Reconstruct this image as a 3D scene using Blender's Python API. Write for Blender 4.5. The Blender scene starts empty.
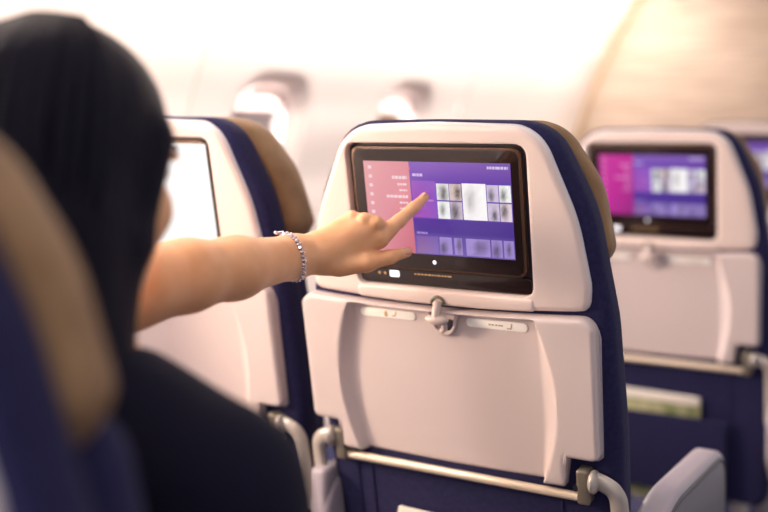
import bpy, bmesh, math, random
import numpy as np
from mathutils import Vector, Matrix
random.seed(7)
COL = bpy.context.scene.collection
sc = bpy.context.scene
sin, cos, R, PI = math.sin, math.cos, math.radians, math.pi

# ------------------------------------------------------------------ colours / materials
def lin(c):
    return tuple(((v / 255) / 12.92 if v / 255 <= 0.04045 else ((v / 255 + 0.055) / 1.055) ** 2.4) for v in c)

def mat(name, rgb, rough=0.5, metal=0.0, coat=0.0, bump=None, var=None, sheen=0.0, sss=0.0, emit=None, spec=0.5, stretch=None):
    m = bpy.data.materials.new(name); m.use_nodes = True
    nt = m.node_tree; b = nt.nodes['Principled BSDF']
    c = (*lin(rgb), 1)
    b.inputs['Base Color'].default_value = c
    b.inputs['Roughness'].default_value = rough
    b.inputs['Metallic'].default_value = metal
    b.inputs['Coat Weight'].default_value = coat
    b.inputs['Sheen Weight'].default_value = sheen
    b.inputs['Specular IOR Level'].default_value = spec
    if sss:
        b.inputs['Subsurface Weight'].default_value = sss
        b.inputs['Subsurface Radius'].default_value = (0.012, 0.005, 0.003)
        b.inputs['Subsurface Scale'].default_value = 1.0
    if emit:
        b.inputs['Emission Color'].default_value = (*lin(emit[0]), 1)
        b.inputs['Emission Strength'].default_value = emit[1]
    tc = nt.nodes.new('ShaderNodeTexCoord')
    mp = nt.nodes.new('ShaderNodeMapping')
    nt.links.new(tc.outputs['Object'], mp.inputs['Vector'])
    if stretch: mp.inputs['Scale'].default_value = stretch
    if bump:
        n = nt.nodes.new('ShaderNodeTexNoise'); n.inputs['Scale'].default_value = bump[0]; n.inputs['Detail'].default_value = 3
        nt.links.new(mp.outputs['Vector'], n.inputs['Vector'])
        bp = nt.nodes.new('ShaderNodeBump'); bp.inputs['Strength'].default_value = bump[1]; bp.inputs['Distance'].default_value = bump[2]
        nt.links.new(n.outputs['Fac'], bp.inputs['Height']); nt.links.new(bp.outputs['Normal'], b.inputs['Normal'])
    if var:
        n2 = nt.nodes.new('ShaderNodeTexNoise'); n2.inputs['Scale'].default_value = var[0]; n2.inputs['Detail'].default_value = 4
        nt.links.new(mp.outputs['Vector'], n2.inputs['Vector'])
        rp = nt.nodes.new('ShaderNodeValToRGB')
        rp.color_ramp.elements[0].position = 0.3; rp.color_ramp.elements[1].position = 0.7
        rp.color_ramp.elements[0].color = (*lin(var[1]), 1); rp.color_ramp.elements[1].color = (*lin(var[2]), 1)
        nt.links.new(n2.outputs['Fac'], rp.inputs['Fac']); nt.links.new(rp.outputs['Color'], b.inputs['Base Color'])
    return m

M = {}
M['shell'] = mat('shell_plastic', (223, 204, 199), 0.34, bump=(900, 0.05, 0.0004))
M['rim'] = mat('pale_grey_rim', (226, 220, 226), 0.3)
M['tray'] = mat('tray_plastic', (206, 191, 191), 0.38, bump=(900, 0.06, 0.0004))
M['dark'] = mat('dark_gap_plastic', (30, 24, 40), 0.45)
M['bezel'] = mat('black_gloss_bezel', (34, 22, 22), 0.22, coat=0.3)
M['bezel_rim'] = mat('bronze_bezel_rim', (92, 66, 52), 0.3, metal=0.5)
M['navy'] = mat('navy_fabric', (36, 36, 76), 0.9, bump=(700, 0.5, 0.001), var=(160, (30, 29, 64), (39, 38, 78)), sheen=0.04, spec=0.2)
M['tan'] = mat('tan_leather', (138, 106, 72), 0.6, bump=(60, 0.35, 0.004), var=(25, (120, 88, 58), (150, 118, 84)))
M['metal'] = mat('grey_hinge_metal', (186, 178, 172), 0.35, metal=0.35)
M['olive'] = mat('olive_grey_hinge', (122, 114, 104), 0.4, metal=0.3)
M['rod'] = mat('champagne_rod', (232, 214, 194), 0.3, metal=0.3)
M['sticker'] = mat('white_sticker', (255, 253, 250), 0.5)
M['icon'] = mat('amber_print', (206, 168, 120), 0.6)
M['icon2'] = mat('brown_print', (190, 160, 140), 0.6)
M['latch'] = mat('latch_plastic', (206, 190, 186), 0.32)
M['arm'] = mat('armrest_plastic', (164, 156, 168), 0.36)
M['armside'] = mat('armrest_side_panel', (112, 108, 118), 0.5, bump=(500, 0.2, 0.0006))
M['armrim'] = mat('armrest_dark_rim', (66, 62, 70), 0.35)
M['skin'] = mat('skin', (232, 176, 132), 0.46, sss=0.10, bump=(260, 0.12, 0.0008), var=(30, (226, 166, 120), (238, 184, 142)))
M['nail'] = mat('finger_nail', (216, 158, 134), 0.22, coat=0.4)
M['hair'] = mat('dark_hair', (18, 16, 32), 0.5, spec=0.10, bump=(60, 0.5, 0.004), stretch=(6, 6, 0.35))
M['shirt'] = mat('navy_black_shirt', (19, 18, 38), 0.9, bump=(400, 0.3, 0.001), sheen=0.02, spec=0.15)
M['trousers'] = mat('dark_trousers', (28, 28, 44), 0.8, bump=(300, 0.3, 0.001))
M['shoe'] = mat('black_shoe', (24, 22, 26), 0.4)
M['eye'] = mat('eye_white', (236, 232, 228), 0.15)
M['lip'] = mat('lip', (190, 104, 96), 0.4)
M['silver'] = mat('silver_links', (216, 206, 214), 0.18, metal=0.95)
M['gem'] = mat('clear_stone', (236, 226, 236), 0.06, metal=0.6)
M['wall'] = mat('cabin_lining', (248, 234, 226), 0.5, bump=(30, 0.03, 0.002))
M['seam'] = mat('panel_seam', (226, 210, 202), 0.6)
M['bin'] = mat('overhead_bin', (244, 236, 230), 0.45)
M['ceiling'] = mat('ceiling_panel', (246, 240, 234), 0.6, bump=(20, 0.03, 0.002))
M['carpet'] = mat('aisle_carpet', (50, 50, 84), 0.95, bump=(300, 0.6, 0.003), var=(90, (40, 40, 74), (66, 64, 100)))
M['frame'] = mat('window_frame_plastic', (226, 212, 208), 0.5)
M['shade'] = mat('window_shade_plastic', (224, 206, 200), 0.6)
M['lamp'] = mat('lamp_diffuser', (255, 250, 240), 0.5, emit=((255, 244, 226), 4.0))
M['mag_white'] = mat('magazine_paper', (240, 232, 222), 0.5)
M['mag_green'] = mat('magazine_cover', (150, 160, 90), 0.4, var=(22, (96, 116, 54), (214, 206, 170)))
M['led'] = mat('white_indicator', (240, 240, 250), 0.4, emit=((235, 240, 255), 1.0))
M['seat_cushion'] = M['navy']

def bulkhead_mat():
    m = mat('bulkhead_weave', (222, 204, 188), 0.65)
    nt = m.node_tree; b = nt.nodes['Principled BSDF']
    tc = nt.nodes.new('ShaderNodeTexCoord'); mp = nt.nodes.new('ShaderNodeMapping')
    mp.inputs['Scale'].default_value = (3, 1, 60)
    n = nt.nodes.new('ShaderNodeTexNoise'); n.inputs['Scale'].default_value = 2.0; n.inputs['Detail'].default_value = 3
    rp = nt.nodes.new('ShaderNodeValToRGB')
    rp.color_ramp.elements[0].position = 0.35; rp.color_ramp.elements[1].position = 0.65
    rp.color_ramp.elements[0].color = (*lin((176, 152, 134)), 1); rp.color_ramp.elements[1].color = (*lin((212, 192, 174)), 1)
    nt.links.new(tc.outputs['Object'], mp.inputs['Vector']); nt.links.new(mp.outputs['Vector'], n.inputs['Vector'])
    nt.links.new(n.outputs['Fac'], rp.inputs['Fac']); nt.links.new(rp.outputs['Color'], b.inputs['Base Color'])
    return m
M['bulkhead'] = bulkhead_mat()

def pane_mat():
    m = bpy.data.materials.new('window_pane'); m.use_nodes = True
    nt = m.node_tree; nt.nodes.clear()
    o = nt.nodes.new('ShaderNodeOutputMaterial'); mx = nt.nodes.new('ShaderNodeMixShader')
    t = nt.nodes.new('ShaderNodeBsdfTransparent'); g = nt.nodes.new('ShaderNodeBsdfGlossy'); g.inputs['Roughness'].default_value = 0.05
    f = nt.nodes.new('ShaderNodeFresnel'); f.inputs['IOR'].default_value = 1.35
    nt.links.new(f.outputs[0], mx.inputs[0]); nt.links.new(t.outputs[0], mx.inputs[1]); nt.links.new(g.outputs[0], mx.inputs[2])
    nt.links.new(mx.outputs[0], o.inputs[0]); return m
M['pane'] = pane_mat()
def reveal_shadow_mat():
    m = bpy.data.materials.new('translucent_window_shade'); m.use_nodes = True
    nt = m.node_tree; nt.nodes.clear()
    o = nt.nodes.new('ShaderNodeOutputMaterial'); mx = nt.nodes.new('ShaderNodeMixShader'); mx.inputs[0].default_value = .14
    d = nt.nodes.new('ShaderNodeBsdfDiffuse'); d.inputs[0].default_value = (*lin((226, 208, 202)), 1)
    t = nt.nodes.new('ShaderNodeBsdfTranslucent'); t.inputs[0].default_value = (*lin((222, 196, 186)), 1)
    nt.links.new(d.outputs[0], mx.inputs[1]); nt.links.new(t.outputs[0], mx.inputs[2]); nt.links.new(mx.outputs[0], o.inputs[0]); return m
M['shade'] = reveal_shadow_mat()

def display_mat():
    m = bpy.data.materials.new('lit_display'); m.use_nodes = True
    nt = m.node_tree; b = nt.nodes['Principled BSDF']
    a = nt.nodes.new('ShaderNodeAttribute'); a.attribute_name = 'Col'
    b.inputs['Base Color'].default_value = (0.01, 0.01, 0.012, 1); b.inputs['Roughness'].default_value = 0.2
    nt.links.new(a.outputs['Color'], b.inputs['Emission Color']); b.inputs['Emission Strength'].default_value = 0.95
    return m
M['display'] = display_mat()

# ------------------------------------------------------------------ object helpers
def obj(name, bm, m, parent=None, smooth=True, label=None):
    me = bpy.data.meshes.new(name)
    bmesh.ops.recalc_face_normals(bm, faces=bm.faces)
    if smooth:
        for f in bm.faces: f.smooth = True
    bm.to_mesh(me); bm.free()
    for k in (m if isinstance(m, list) else [m]): me.materials.append(k)
    if smooth:
        try: me.set_sharp_from_angle(angle=R(38))
        except Exception: pass
    o = bpy.data.objects.new(name, me); COL.objects.link(o)
    if parent: o.parent = parent
    if label: o['label'] = label
    return o

def tag(o, label=None, cat=None, group=None, kind=None):
    if label: o['label'] = label
    if cat: o['category'] = cat
    if group: o['group'] = group
    if kind: o['kind'] = kind
    return o

def thing(name, label, cat, loc=(0, 0, 0), group=None):
    o = bpy.data.objects.new(name, None); COL.objects.link(o); o.location = loc
    o.empty_display_size = 0.05
    return tag(o, label, cat, group)

def struct(name, bm, m, smooth=True):
    return tag(obj(name, bm, m, None, smooth), kind='structure')

def copy_tree(o, parent=None):
    c = o.copy(); COL.objects.link(c); c.parent = parent
    for ch in list(o.children): copy_tree(ch, c)
    return c

# ------------------------------------------------------------------ mesh helpers
def loft(bm, rings, cap0=True, cap1=True, closed=True, mi=0):
    vs = [[bm.verts.new(p) for p in r] for r in rings]
    n = len(rings[0])
    for a, b in zip(vs[:-1], vs[1:]):
        for i in range(n if closed else n - 1):
            j = (i + 1) % n
            f = bm.faces.new((a[i], a[j], b[j], b[i])); f.material_index = mi
    if cap0: bm.faces.new(list(reversed(vs[0]))).material_index = mi
    if cap1: bm.faces.new(vs[-1]).material_index = mi
    return vs

def rpoly(pts, seg=8):
    """rounded polygon: pts (x, y, r) anticlockwise"""
    out = []; n = len(pts)
    for i in range(n):
        p0 = Vector(pts[i - 1][:2]); p = Vector(pts[i][:2]); p1 = Vector(pts[(i + 1) % n][:2]); r = pts[i][2]
        a = (p0 - p); b = (p1 - p); la, lb = a.length, b.length; a.normalize(); b.normalize()
        ang = a.angle(b); 
        if r <= 1e-6 or ang > PI - 0.02: out.append(p.copy()); continue
        t = min(r / math.tan(ang / 2), la * 0.49, lb * 0.49); r = t * math.tan(ang / 2)
        c = p + (a + b).normalized() * (r / sin(ang / 2))
        s = p + a * t - c; e = p + b * t - c
        a0 = math.atan2(s.y, s.x); d = math.atan2(e.y, e.x) - a0
        while d > PI: d -= 2 * PI
        while d < -PI: d += 2 * PI
        for k in range(seg + 1):
            q = a0 + d * k / seg
            out.append(c + Vector((cos(q), sin(q))) * r)
    return out

def resample_angle(loop, cen, n, angles=None):
    """n points at equal-ish angles round cen (loop must be star shaped about it)"""
    res = []
    m = len(loop)
    for k in range(n):
        a = angles[k] if angles else 2 * PI * k / n; dx, dy = cos(a), sin(a); best = None
        for i in range(m):
            p = loop[i]; q = loop[(i + 1) % m]
            px, py = p[0] - cen[0], p[1] - cen[1]; ex, ey = q[0] - p[0], q[1] - p[1]
            den = dx * ey - dy * ex
            if abs(den) < 1e-12: continue
            t = (px * ey - py * ex) / den; u = (px * dy - py * dx) / den
            if t > 0 and -1e-6 <= u <= 1 + 1e-6 and (best is None or t < best): best = t
        res.append(Vector((cen[0] + dx * (best or 0), cen[1] + dy * (best or 0))))
    return res

def resample_len(loop, n):
    L = [0]; m = len(loop)
    for i in range(m): L.append(L[-1] + (Vector(loop[(i + 1) % m]) - Vector(loop[i])).length)
    out = []; j = 0
    for k in range(n):
        s = L[-1] * k / n
        while L[j + 1] < s: j += 1
        t = (s - L[j]) / max(1e-9, L[j + 1] - L[j])
        out.append(Vector(loop[j]).lerp(Vector(loop[(j + 1) % m]), t))
    return out

def offset(loop, d):
    """positive d = inward (anticlockwise loop)"""
    n = len(loop); out = []
    for i in range(n):
        t = Vector(loop[(i + 1) % n]) - Vector(loop[i - 1])
        if t.length < 1e-9: out.append(Vector(loop[i])); continue
        t.normalize(); out.append(Vector(loop[i]) + Vector((-t.y, t.x)) * d)
    return out

def slab(bm, loop, d0, d1, r, T, n=96, seg=4, deform=None, rb=None, mi=0):
    """rounded-edge slab: loop in (x,h), from depth d0 to d1"""
    loop = resample_len(loop, n); rings = []
    rb = r if rb is None else rb
    for k in range(seg + 1):
        a = PI / 2 * k / seg
        rings.append((offset(loop, r * (1 - sin(a))), d0 + r * (1 - cos(a))))
    for k in range(seg + 1):
        a = PI / 2 * (1 - k / seg)
        rings.append((offset(loop, rb * (1 - sin(a))), d1 - rb * (1 - cos(a))))
    rr = []
    for lp, d in rings:
        rr.append([T(p.x, d + (deform(p.x, p.y) if deform else 0), p.y) for p in lp])
    loft(bm, rr, mi=mi)

def rect(x0, x1, y0, y1, r, seg=6):
    return rpoly([(x0, y0, r), (x1, y0, r), (x1, y1, r), (x0, y1, r)], seg)

def tube(bm, pts, rad, seg=12, flat=None, caps=True, mi=0):
    """round (or elliptical) tube along pts; rad number or list"""
    pts = [Vector(p) for p in pts]; n = len(pts)
    rad = rad if isinstance(rad, (list, tuple)) else [rad] * n
    rings = []; up = Vector((0, 0, 1)); prev = None
    for i, p in enumerate(pts):
        t = (pts[min(i + 1, n - 1)] - pts[max(i - 1, 0)]).normalized()
        if prev is None:
            u = t.cross(up)
            if u.length < 0.1: u = t.cross(Vector((1, 0, 0)))
        else: u = prev - t * prev.dot(t)
        u.normalize(); prev = u; v = t.cross(u)
        fx, fy = flat or (1, 1)
        rings.append([p + (u * cos(2 * PI * k / seg) * fx + v * sin(2 * PI * k / seg) * fy) * rad[i] for k in range(seg)])
    loft(bm, rings, caps, caps, mi=mi)

def smooth_path(pts, k=6):
    pts = [Vector(p) for p in pts]; out = []
    P = [pts[0]] + pts + [pts[-1]]
    for i in range(1, len(P) - 2):
        for j in range(k):
            t = j / k; a, b, c, d = P[i - 1], P[i], P[i + 1], P[i + 2]
            out.append(0.5 * ((2 * b) + (c - a) * t + (2 * a - 5 * b + 4 * c - d) * t * t + (3 * b - a - 3 * c + d) * t ** 3))
    out.append(pts[-1]); return out

def ellipsoid(bm, c, r, rot=None, u=16, v=10, mi=0):
    mtx = Matrix.Translation(c) @ (rot.to_4x4() if rot else Matrix.Identity(4)) @ Matrix.Diagonal((*r, 1))
    g = bmesh.ops.create_uvsphere(bm, u_segments=u, v_segments=v, radius=1, matrix=mtx)
    for vv in g['verts']:
        for f in vv.link_faces: f.material_index = mi

def bevbox(bm, c, s, r=0.004, T=None, seg=3):
    """rounded box centre c size s in a local frame"""
    T = T or (lambda x, y, z: Vector((x, y, z)))
    lp = rect(c[0] - s[0] / 2, c[0] + s[0] / 2, c[2] - s[2] / 2, c[2] + s[2] / 2, r)
    slab(bm, lp, c[1] - s[1] / 2, c[1] + s[1] / 2, r, T, n=48, seg=seg)

# ------------------------------------------------------------------ camera
EYE = Vector((0, 0, 1.14)); YAW = 31.0; PITCH = 7.0; FPX = 1066.0
cam_d = bpy.data.cameras.new('camera'); cam = bpy.data.objects.new('camera', cam_d); COL.objects.link(cam)
cam.location = EYE; cam.rotation_euler = (R(90 - PITCH), 0, R(YAW))
cam_d.sensor_width = 36; cam_d.lens = FPX * 36 / 768; cam_d.clip_start = 0.02
cam_d.dof.use_dof = True; cam_d.dof.focus_distance = 1.34; cam_d.dof.aperture_fstop = 1.65
sc.camera = cam

def ray(px, py):
    v = Vector(((px - 384) / FPX, 1, -(py - 256) / FPX))
    v = Matrix.Rotation(R(-PITCH), 3, 'X') @ v
    return Matrix.Rotation(R(YAW), 3, 'Z') @ v

def at(px, py, depth):          # the point seen at a pixel, so many metres in front of the eye
    return EYE + ray(px, py) * depth

# ------------------------------------------------------------------ the seat
TILT = R(10); ZT = 1.138
def T(x, d, h):                  # seat frame: x across, d towards the nose of the plane, h up the backrest
    return Vector((x, d * cos(TILT) - h * sin(TILT), ZT + h * cos(TILT) + d * sin(TILT)))

def TS(x, d, h):                 # the same, but depth runs level instead of square to the backrest
    return T(x, d, h - d * math.tan(TILT))

def crown(x, h=0):
    a = max(0, abs(x) - 0.125)
    return 0.55 * a * a

SHELL = rpoly([(-0.209, -0.2335, .014), (-0.10, -0.2395, .4), (0.10, -0.2395, .4), (0.203, -0.2335, .014), (0.206, -0.20, .05), (0.192, -0.115, .25), (0.147, 0.000, .055),
               (0, 0.004, .4), (-0.130, 0.000, .065), (-0.187, -0.115, .25), (-0.213, -0.20, .05)], 8)
RECESS = rect(-0.131, 0.131, -0.2195, -0.022, .014)
BODY = rpoly([(-0.215, -0.80, .03), (0.225, -0.80, .03), (0.234, -0.50, .2), (0.235, -0.40, .2), (0.228, -0.24, .2), (0.206, -0.10, .2), (0.156, 0.008, .062),
              (0, 0.010, .4), (-0.137, 0.008, .07), (-0.194, -0.10, .2), (-0.222, -0.24, .2), (-0.227, -0.40, .2), (-0.220, -0.50, .2)], 8)
HEAD = rpoly([(-0.180, -0.198, .03), (-0.10, -0.18, .1), (0.10, -0.18, .1), (0.180, -0.198, .03), (0.2145, -0.160, .03), (0.200, -0.07, .12), (0.150, 0.008, .06),
              (0, 0.009, .4), (-0.132, 0.008, .06), (-0.184, -0.07, .12), (-0.2145, -0.160, .03)], 8)

def q_color(bm, layer, pts, cols):
    f = bm.faces.new([bm.verts.new(p) for p in pts])
    for lp, c in zip(f.loops, cols): lp[layer] = (*lin(c), 1)

DX, DH0, DH1 = 0.107, -0.046, -0.1705       # lit display rectangle
DD = 0.0028
def display_mesh(style, name='display'):
    bm = bmesh.new(); L = bm.loops.layers.float_color.new('Col'); rng = random.Random(5)
    lvl = [0]
    def quad(u0, v0, u1, v1, c00, c10=None, c11=None, c01=None, lift=1):
        c10 = c10 or c00; c11 = c11 or c00; c01 = c01 or c00
        d = DD - 0.00025 * lift
        P = lambda u, v: T(-DX + .0025 + 2 * DX * u, d, DH0 + (DH1 - DH0) * v)
        q_color(bm, L, [P(u0, v1), P(u1, v1), P(u1, v0), P(u0, v0)], [c01, c11, c10, c00])
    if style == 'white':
        quad(-.07, -.115, 1.07, 1.16, (272, 268, 266), lift=0)  # window reflection painted as overbright emission, reaching over the bezel
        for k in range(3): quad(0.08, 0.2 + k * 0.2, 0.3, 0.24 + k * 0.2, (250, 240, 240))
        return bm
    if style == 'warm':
        l0, l1, l2 = (236, 168, 170), (226, 146, 158), (206, 104, 124)  # window glare mixed into the left panel's emission colours
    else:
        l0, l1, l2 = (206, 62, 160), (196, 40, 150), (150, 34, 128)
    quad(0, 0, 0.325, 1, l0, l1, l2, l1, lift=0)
    # purple side in graded strips
    stops = [(0, (138, 98, 190)), (0.10, (128, 86, 186)), (0.20, (110, 70, 180)), (0.58, (112, 76, 188)), (0.62, (84, 52, 156)), (0.76, (76, 48, 150)), (0.80, (96, 72, 166)), (1, (118, 92, 180))]
    for (va, ca), (vb, cb) in zip(stops[:-1], stops[1:]):
        quad(0.325, va, 1, vb, ca, tuple(min(255, int(c * .93)) for c in ca), tuple(int(c * .93) for c in cb), cb, lift=0)
    quad(0.335, 0.20, 0.50, 0.60, (150, 84, 190), (140, 88, 196), (150, 90, 196), (166, 78, 178))
    quad(0.34, 0.80, 0.49, 0.99, (128, 84, 160), (120, 90, 176), (134, 108, 186), (150, 108, 160))
    def picture(u0, v0, u1, v1, lo, hi, tint=(1, 1, 1), n=7):
        def px():
            v = lo + (hi - lo) * rng.random() ** 0.7; return tuple(int(max(0, min(255, v * t + rng.uniform(-8, 8)))) for t in tint)
        bx, by, bs = rng.uniform(.3, .7), rng.uniform(.35, .7), rng.uniform(.18, .34)
        def pz(i, j):
            w = math.exp(-(((i / n - bx) / bs) ** 2 + ((j / n - by) / (bs * 1.5)) ** 2)); v = hi - (hi - lo) * min(1, w * rng.uniform(.7, 1.2) + rng.uniform(0, .14))
            return tuple(int(max(0, min(255, v * t))) for t in tint)
        g = [[pz(i, j) for j in range(n + 1)] for i in range(n + 1)]
        for i in range(n):
            for j in range(n):
                quad(u0 + (u1 - u0) * i / n, v0 + (v1 - v0) * j / n, u0 + (u1 - u0) * (i + 1) / n, v0 + (v1 - v0) * (j + 1) / n,
                     g[i][j], g[i + 1][j], g[i + 1][j + 1], g[i][j + 1], lift=2)
    picture(0.505, 0.225, 0.588, 0.40, 110, 250); picture(0.505, 0.415, 0.588, 0.60, 150, 255)
    picture(0.592, 0.225, 0.672, 0.40, 90, 230, (1, .9, .88)); picture(0.592, 0.415, 0.672, 0.60, 90, 220, (.95, .88, .95))
    picture(0.678, 0.215, 0.835, 0.60, 190, 262, (1, .98, .98), 7)
    picture(0.840, 0.225, 0.915, 0.40, 120, 235, (.95, .88, 1)); picture(0.840, 0.415, 0.915, 0.60, 90, 230, (.95, .88, 1))
    picture(0.920, 0.225, 0.995, 0.40, 130, 255); picture(0.920, 0.415, 0.995, 0.60, 100, 240, (1, .92, .96))
    for (a, b) in ((.50, .585), (.60, .655), (.68, .84), (.85, .92), (.93, .995)):
        picture(a, .80, b, .985, 96, 196, (.86, .74, 1.1), 4)
    tx = (246, 214, 222) if style == 'warm' else (232, 150, 206)
    def words(u0, v, u1, h, c):
        u = u0
        while u < u1 - 0.004:
            w = min(rng.uniform(.012, .03), u1 - u); quad(u, v, u + w, v + h, c, lift=1); u += w + 0.004
    for (u0, v, u1, h) in ((.20, .155, .305, .034), (.235, .235, .30, .022), (.245, .30, .30, .020), (.15, .365, .305, .030), (.24, .435, .30, .02), (.24, .50, .30, .02), (.22, .57, .30, .02)):
        words(u0, v, u1, h, tx)
    for k in range(9): quad(.032, .05 + k * .098, .056, .085 + k * .098, tx)
    words(.345, .125, .42, .03, (214, 190, 232)); words(.85, .035, .985, .028, (216, 200, 238)); words(.39, .40, .48, .022, (208, 150, 220))
    words(.345, .755, .42, .022, (170, 140, 208))
    quad(.318, .055, .332, .085, (240, 120, 130))
    return bm

def make_seat(root, style):
    # --- navy padded back
    bm = bmesh.new(); slab(bm, BODY, 0.012, 0.066, 0.016, TS, n=160, seg=5, rb=0.022)
    obj('backrest', bm, M['navy'], root)
    bm = bmesh.new(); slab(bm, rpoly([(-.19, -.78, .04), (.19, -.78, .04), (.205, -.45, .1), (.195, -.19, .04), (-.195, -.19, .04), (-.205, -.45, .1)]), 0.06, 0.135, 0.035, T, n=96, seg=5)
    obj('back_cushion', bm, M['navy'], root)
    # --- tan headrest with forward wings
    bm = bmesh.new()
    slab(bm, HEAD, 0.058, 0.120, 0.014, TS, n=140, seg=6, rb=0.042)
    hr = obj('headrest', bm, M['tan'], root)
    # --- screen shroud
    bm = bmesh.new(); n = 192; cen = (0, -0.12)
    out = resample_angle(SHELL, cen, n); rec = resample_angle(RECESS, cen, n)
    rings = []
    def ring(lp, d): rings.append([T(p.x, d + crown(p.x), p.y) for p in lp])
    ring(offset(out, 0.004), 0.022); ring(out, 0.016); ring(out, 0.009)
    ring(offset(out, .0012), .0042); rim_rings = list(rings); rings.clear(); ring(offset(out, .0012), .0042)
    for k in range(3, 6):
        a = PI / 2 * k / 5; ring(offset(out, 0.009 * (1 - cos(a))), 0.009 * (1 - sin(a)))
    for t in (.15, .35, .55, .75, .9):
        ring([a.lerp(b, t) for a, b in zip(offset(out, 0.009), offset(rec, -0.003))], 0)
    ring(offset(rec, -0.003), 0.0); ring(offset(rec, -0.001), 0.0008); ring(rec, 0.003); ring(offset(rec, 0.001), 0.013)
    loft(bm, rings, False, False)
    sh = obj('screen_shroud', bm, M['shell'], root)
    bm = bmesh.new(); loft(bm, rim_rings, False, False); obj('shroud_rim', bm, M['rim'], sh)
    # seams beside the sill and the sill itself
    bm = bmesh.new()
    lp = rpoly([(-.1325, -.2375, .003), (-.06, -.2405, .4), (.06, -.2405, .4), (.1325, -.2375, .003), (.1325, -.2195, .003), (-.1325, -.2195, .003)], 4)
    slab(bm, lp, -0.0016, 0.012, 0.005, T, n=96)
    obj('sill', bm, M['shell'], sh)
    # --- monitor
    bm = bmesh.new(); slab(bm, offset(resample_len(RECESS, 80), 0.0005), 0.011, 0.020, 0.001, T, n=80)
    mon = obj('monitor', bm, M['dark'], root)
    bm = bmesh.new(); slab(bm, rect(-.1235, .1235, -.1945, -.0265, .011), 0.0022, 0.012, 0.0022, T, n=96)
    obj('bezel_rim', bm, M['bezel_rim'], mon)
    bm = bmesh.new(); slab(bm, rect(-.1205, .1205, -.1915, -.0295, .0095), 0.0032 - .0012, 0.011, 0.0008, T, n=96)
    obj('bezel', bm, M['bezel'], mon)
    global DD
    DD = 0.0016
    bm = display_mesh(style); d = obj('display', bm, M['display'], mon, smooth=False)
    bm = bmesh.new(); slab(bm, rect(-.128, .128, -.2175, -.1955, .003), 0.0065, 0.013, 0.001, T, n=64)
    obj('control_strip', bm, M['bezel'], mon)
    bm = bmesh.new(); slab(bm, [Vector((-.008 + .0027 * cos(2 * PI * k / 20), -.1815 + .0027 * sin(2 * PI * k / 20))) for k in range(20)], 0.0016, 0.003, 0.0003, T, n=20, seg=1)
    obj('home_button', bm, M['led'], mon)
    bm = bmesh.new(); slab(bm, rect(-.0815, -.0665, -.2075, -.1985, .001), 0.0058, 0.007, 0.0003, T, n=24, seg=1)
    obj('usb_socket', bm, M['led'], mon)
    bm = bmesh.new()
    for x in (-.098, -.089): slab(bm, rect(x - .0018, x + .0018, -.205, -.2012, .001), 0.0060, 0.007, 0.0003, T, n=24, seg=1)
    obj('socket_symbol', bm, M['icon'], mon)
    bm = bmesh.new(); x = -.043; rng = random.Random(3)
    while x < .012:
        w = rng.uniform(.0025, .006); slab(bm, rect(x, x + w, -.2022, -.2002, .0004), 0.0060, 0.007, 0.0002, T, n=12, seg=1); x += w + .0012
    obj('printed_line', bm, M['icon'], mon)
    # --- tray table: dense height grid
    W = 0.2205; HT = -0.2385; HB = -0.479; NW = 0.174; HN = -0.433; RD = 0.016; TX = -.0085
    def edge_top(x): 
        r = .022; a = abs(x) - (W - r)
        y = HT - .008 * (1 - (x / W) ** 2)
        return y - (r - math.sqrt(max(0, r * r - a * a)) if a > 0 else 0)
    def edge_bot(x):
        a = abs(x)
        if a < NW - .003: return HB + 0.004 * (a / NW) ** 2
        if a < NW + .003:
            t = (a - NW + .003) / .006; return (HB + .004) * (1 - t) + HN * t
        r = .012; b = a - (W - r); return HN + (r - math.sqrt(max(0, r * r - b * b)) if b > 0 else 0)
    def relief(x, h):
        v = (h - HT + .008) / (HB - HT + .008); v = max(0, min(1, v)); s = sin(PI * v)
        a = abs(x); xin = .137 + .004 * s; xout = .1395 + .027 * s ** 0.9
        fade = max(0, min(1, (edge_top(x) - h - .002) / .006)); fade = fade * fade * (3 - 2 * fade)
        if a <= xin: return RD * fade
        if a >= xout: return 0.0
        t = (a - xin) / (xout - xin); return RD * (1 - t ** 1.6) * fade
    xs = sorted(set([-W + W * (1 - cos(PI * k / 40)) * 0 + 2 * W * k / 180 - 0 for k in range(181)] +
                    [s * (W - .022 + .022 * sin(PI / 2 * k / 10)) for k in range(11) for s in (-1, 1)] + [s * (NW + o) for s in (-1, 1) for o in (-.003, 0, .003)]))
    vsn = [0, .006, .012, .02, .03, .04] + [.04 + .93 * k / 44 for k in range(1, 45)] + [.98, .988, .994, 1]
    bm = bmesh.new(); cols = []
    th = 0.019; e = .007; D0 = -0.0065
    for x in xs:
        tp, bt = edge_top(x), edge_bot(x); col = []
        for v in vsn:
            h = tp + (bt - tp) * v
            g = min(W - abs(x), tp - h, h - bt, (abs(abs(x) - NW) if h < HN and abs(x) < NW else 9) )
            g = max(0, min(1, g / e)); rnd = e * (1 - math.sqrt(max(0, 1 - (1 - g) ** 2)))
            col.append(bm.verts.new(T(x + TX, D0 + relief(x, h) + rnd * .9, h)))
        cols.append(col)
    for a, b in zip(cols[:-1], cols[1:]):
        for i in range(len(vsn) - 1): bm.faces.new((a[i], b[i], b[i + 1], a[i + 1]))
    bo = [ed for ed in bm.edges if ed.is_boundary]
    ex = bmesh.ops.extrude_edge_only(bm, edges=bo)
    dv = T(0, th, 0) - T(0, 0, 0)
    for g in ex['geom']:
        if isinstance(g, bmesh.types.BMVert): g.co += dv
    tr = obj('tray_table', bm, M['tray'], root)
    # thin backing plate gives the double rim at the tray's side
    bm = bmesh.new()
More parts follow.
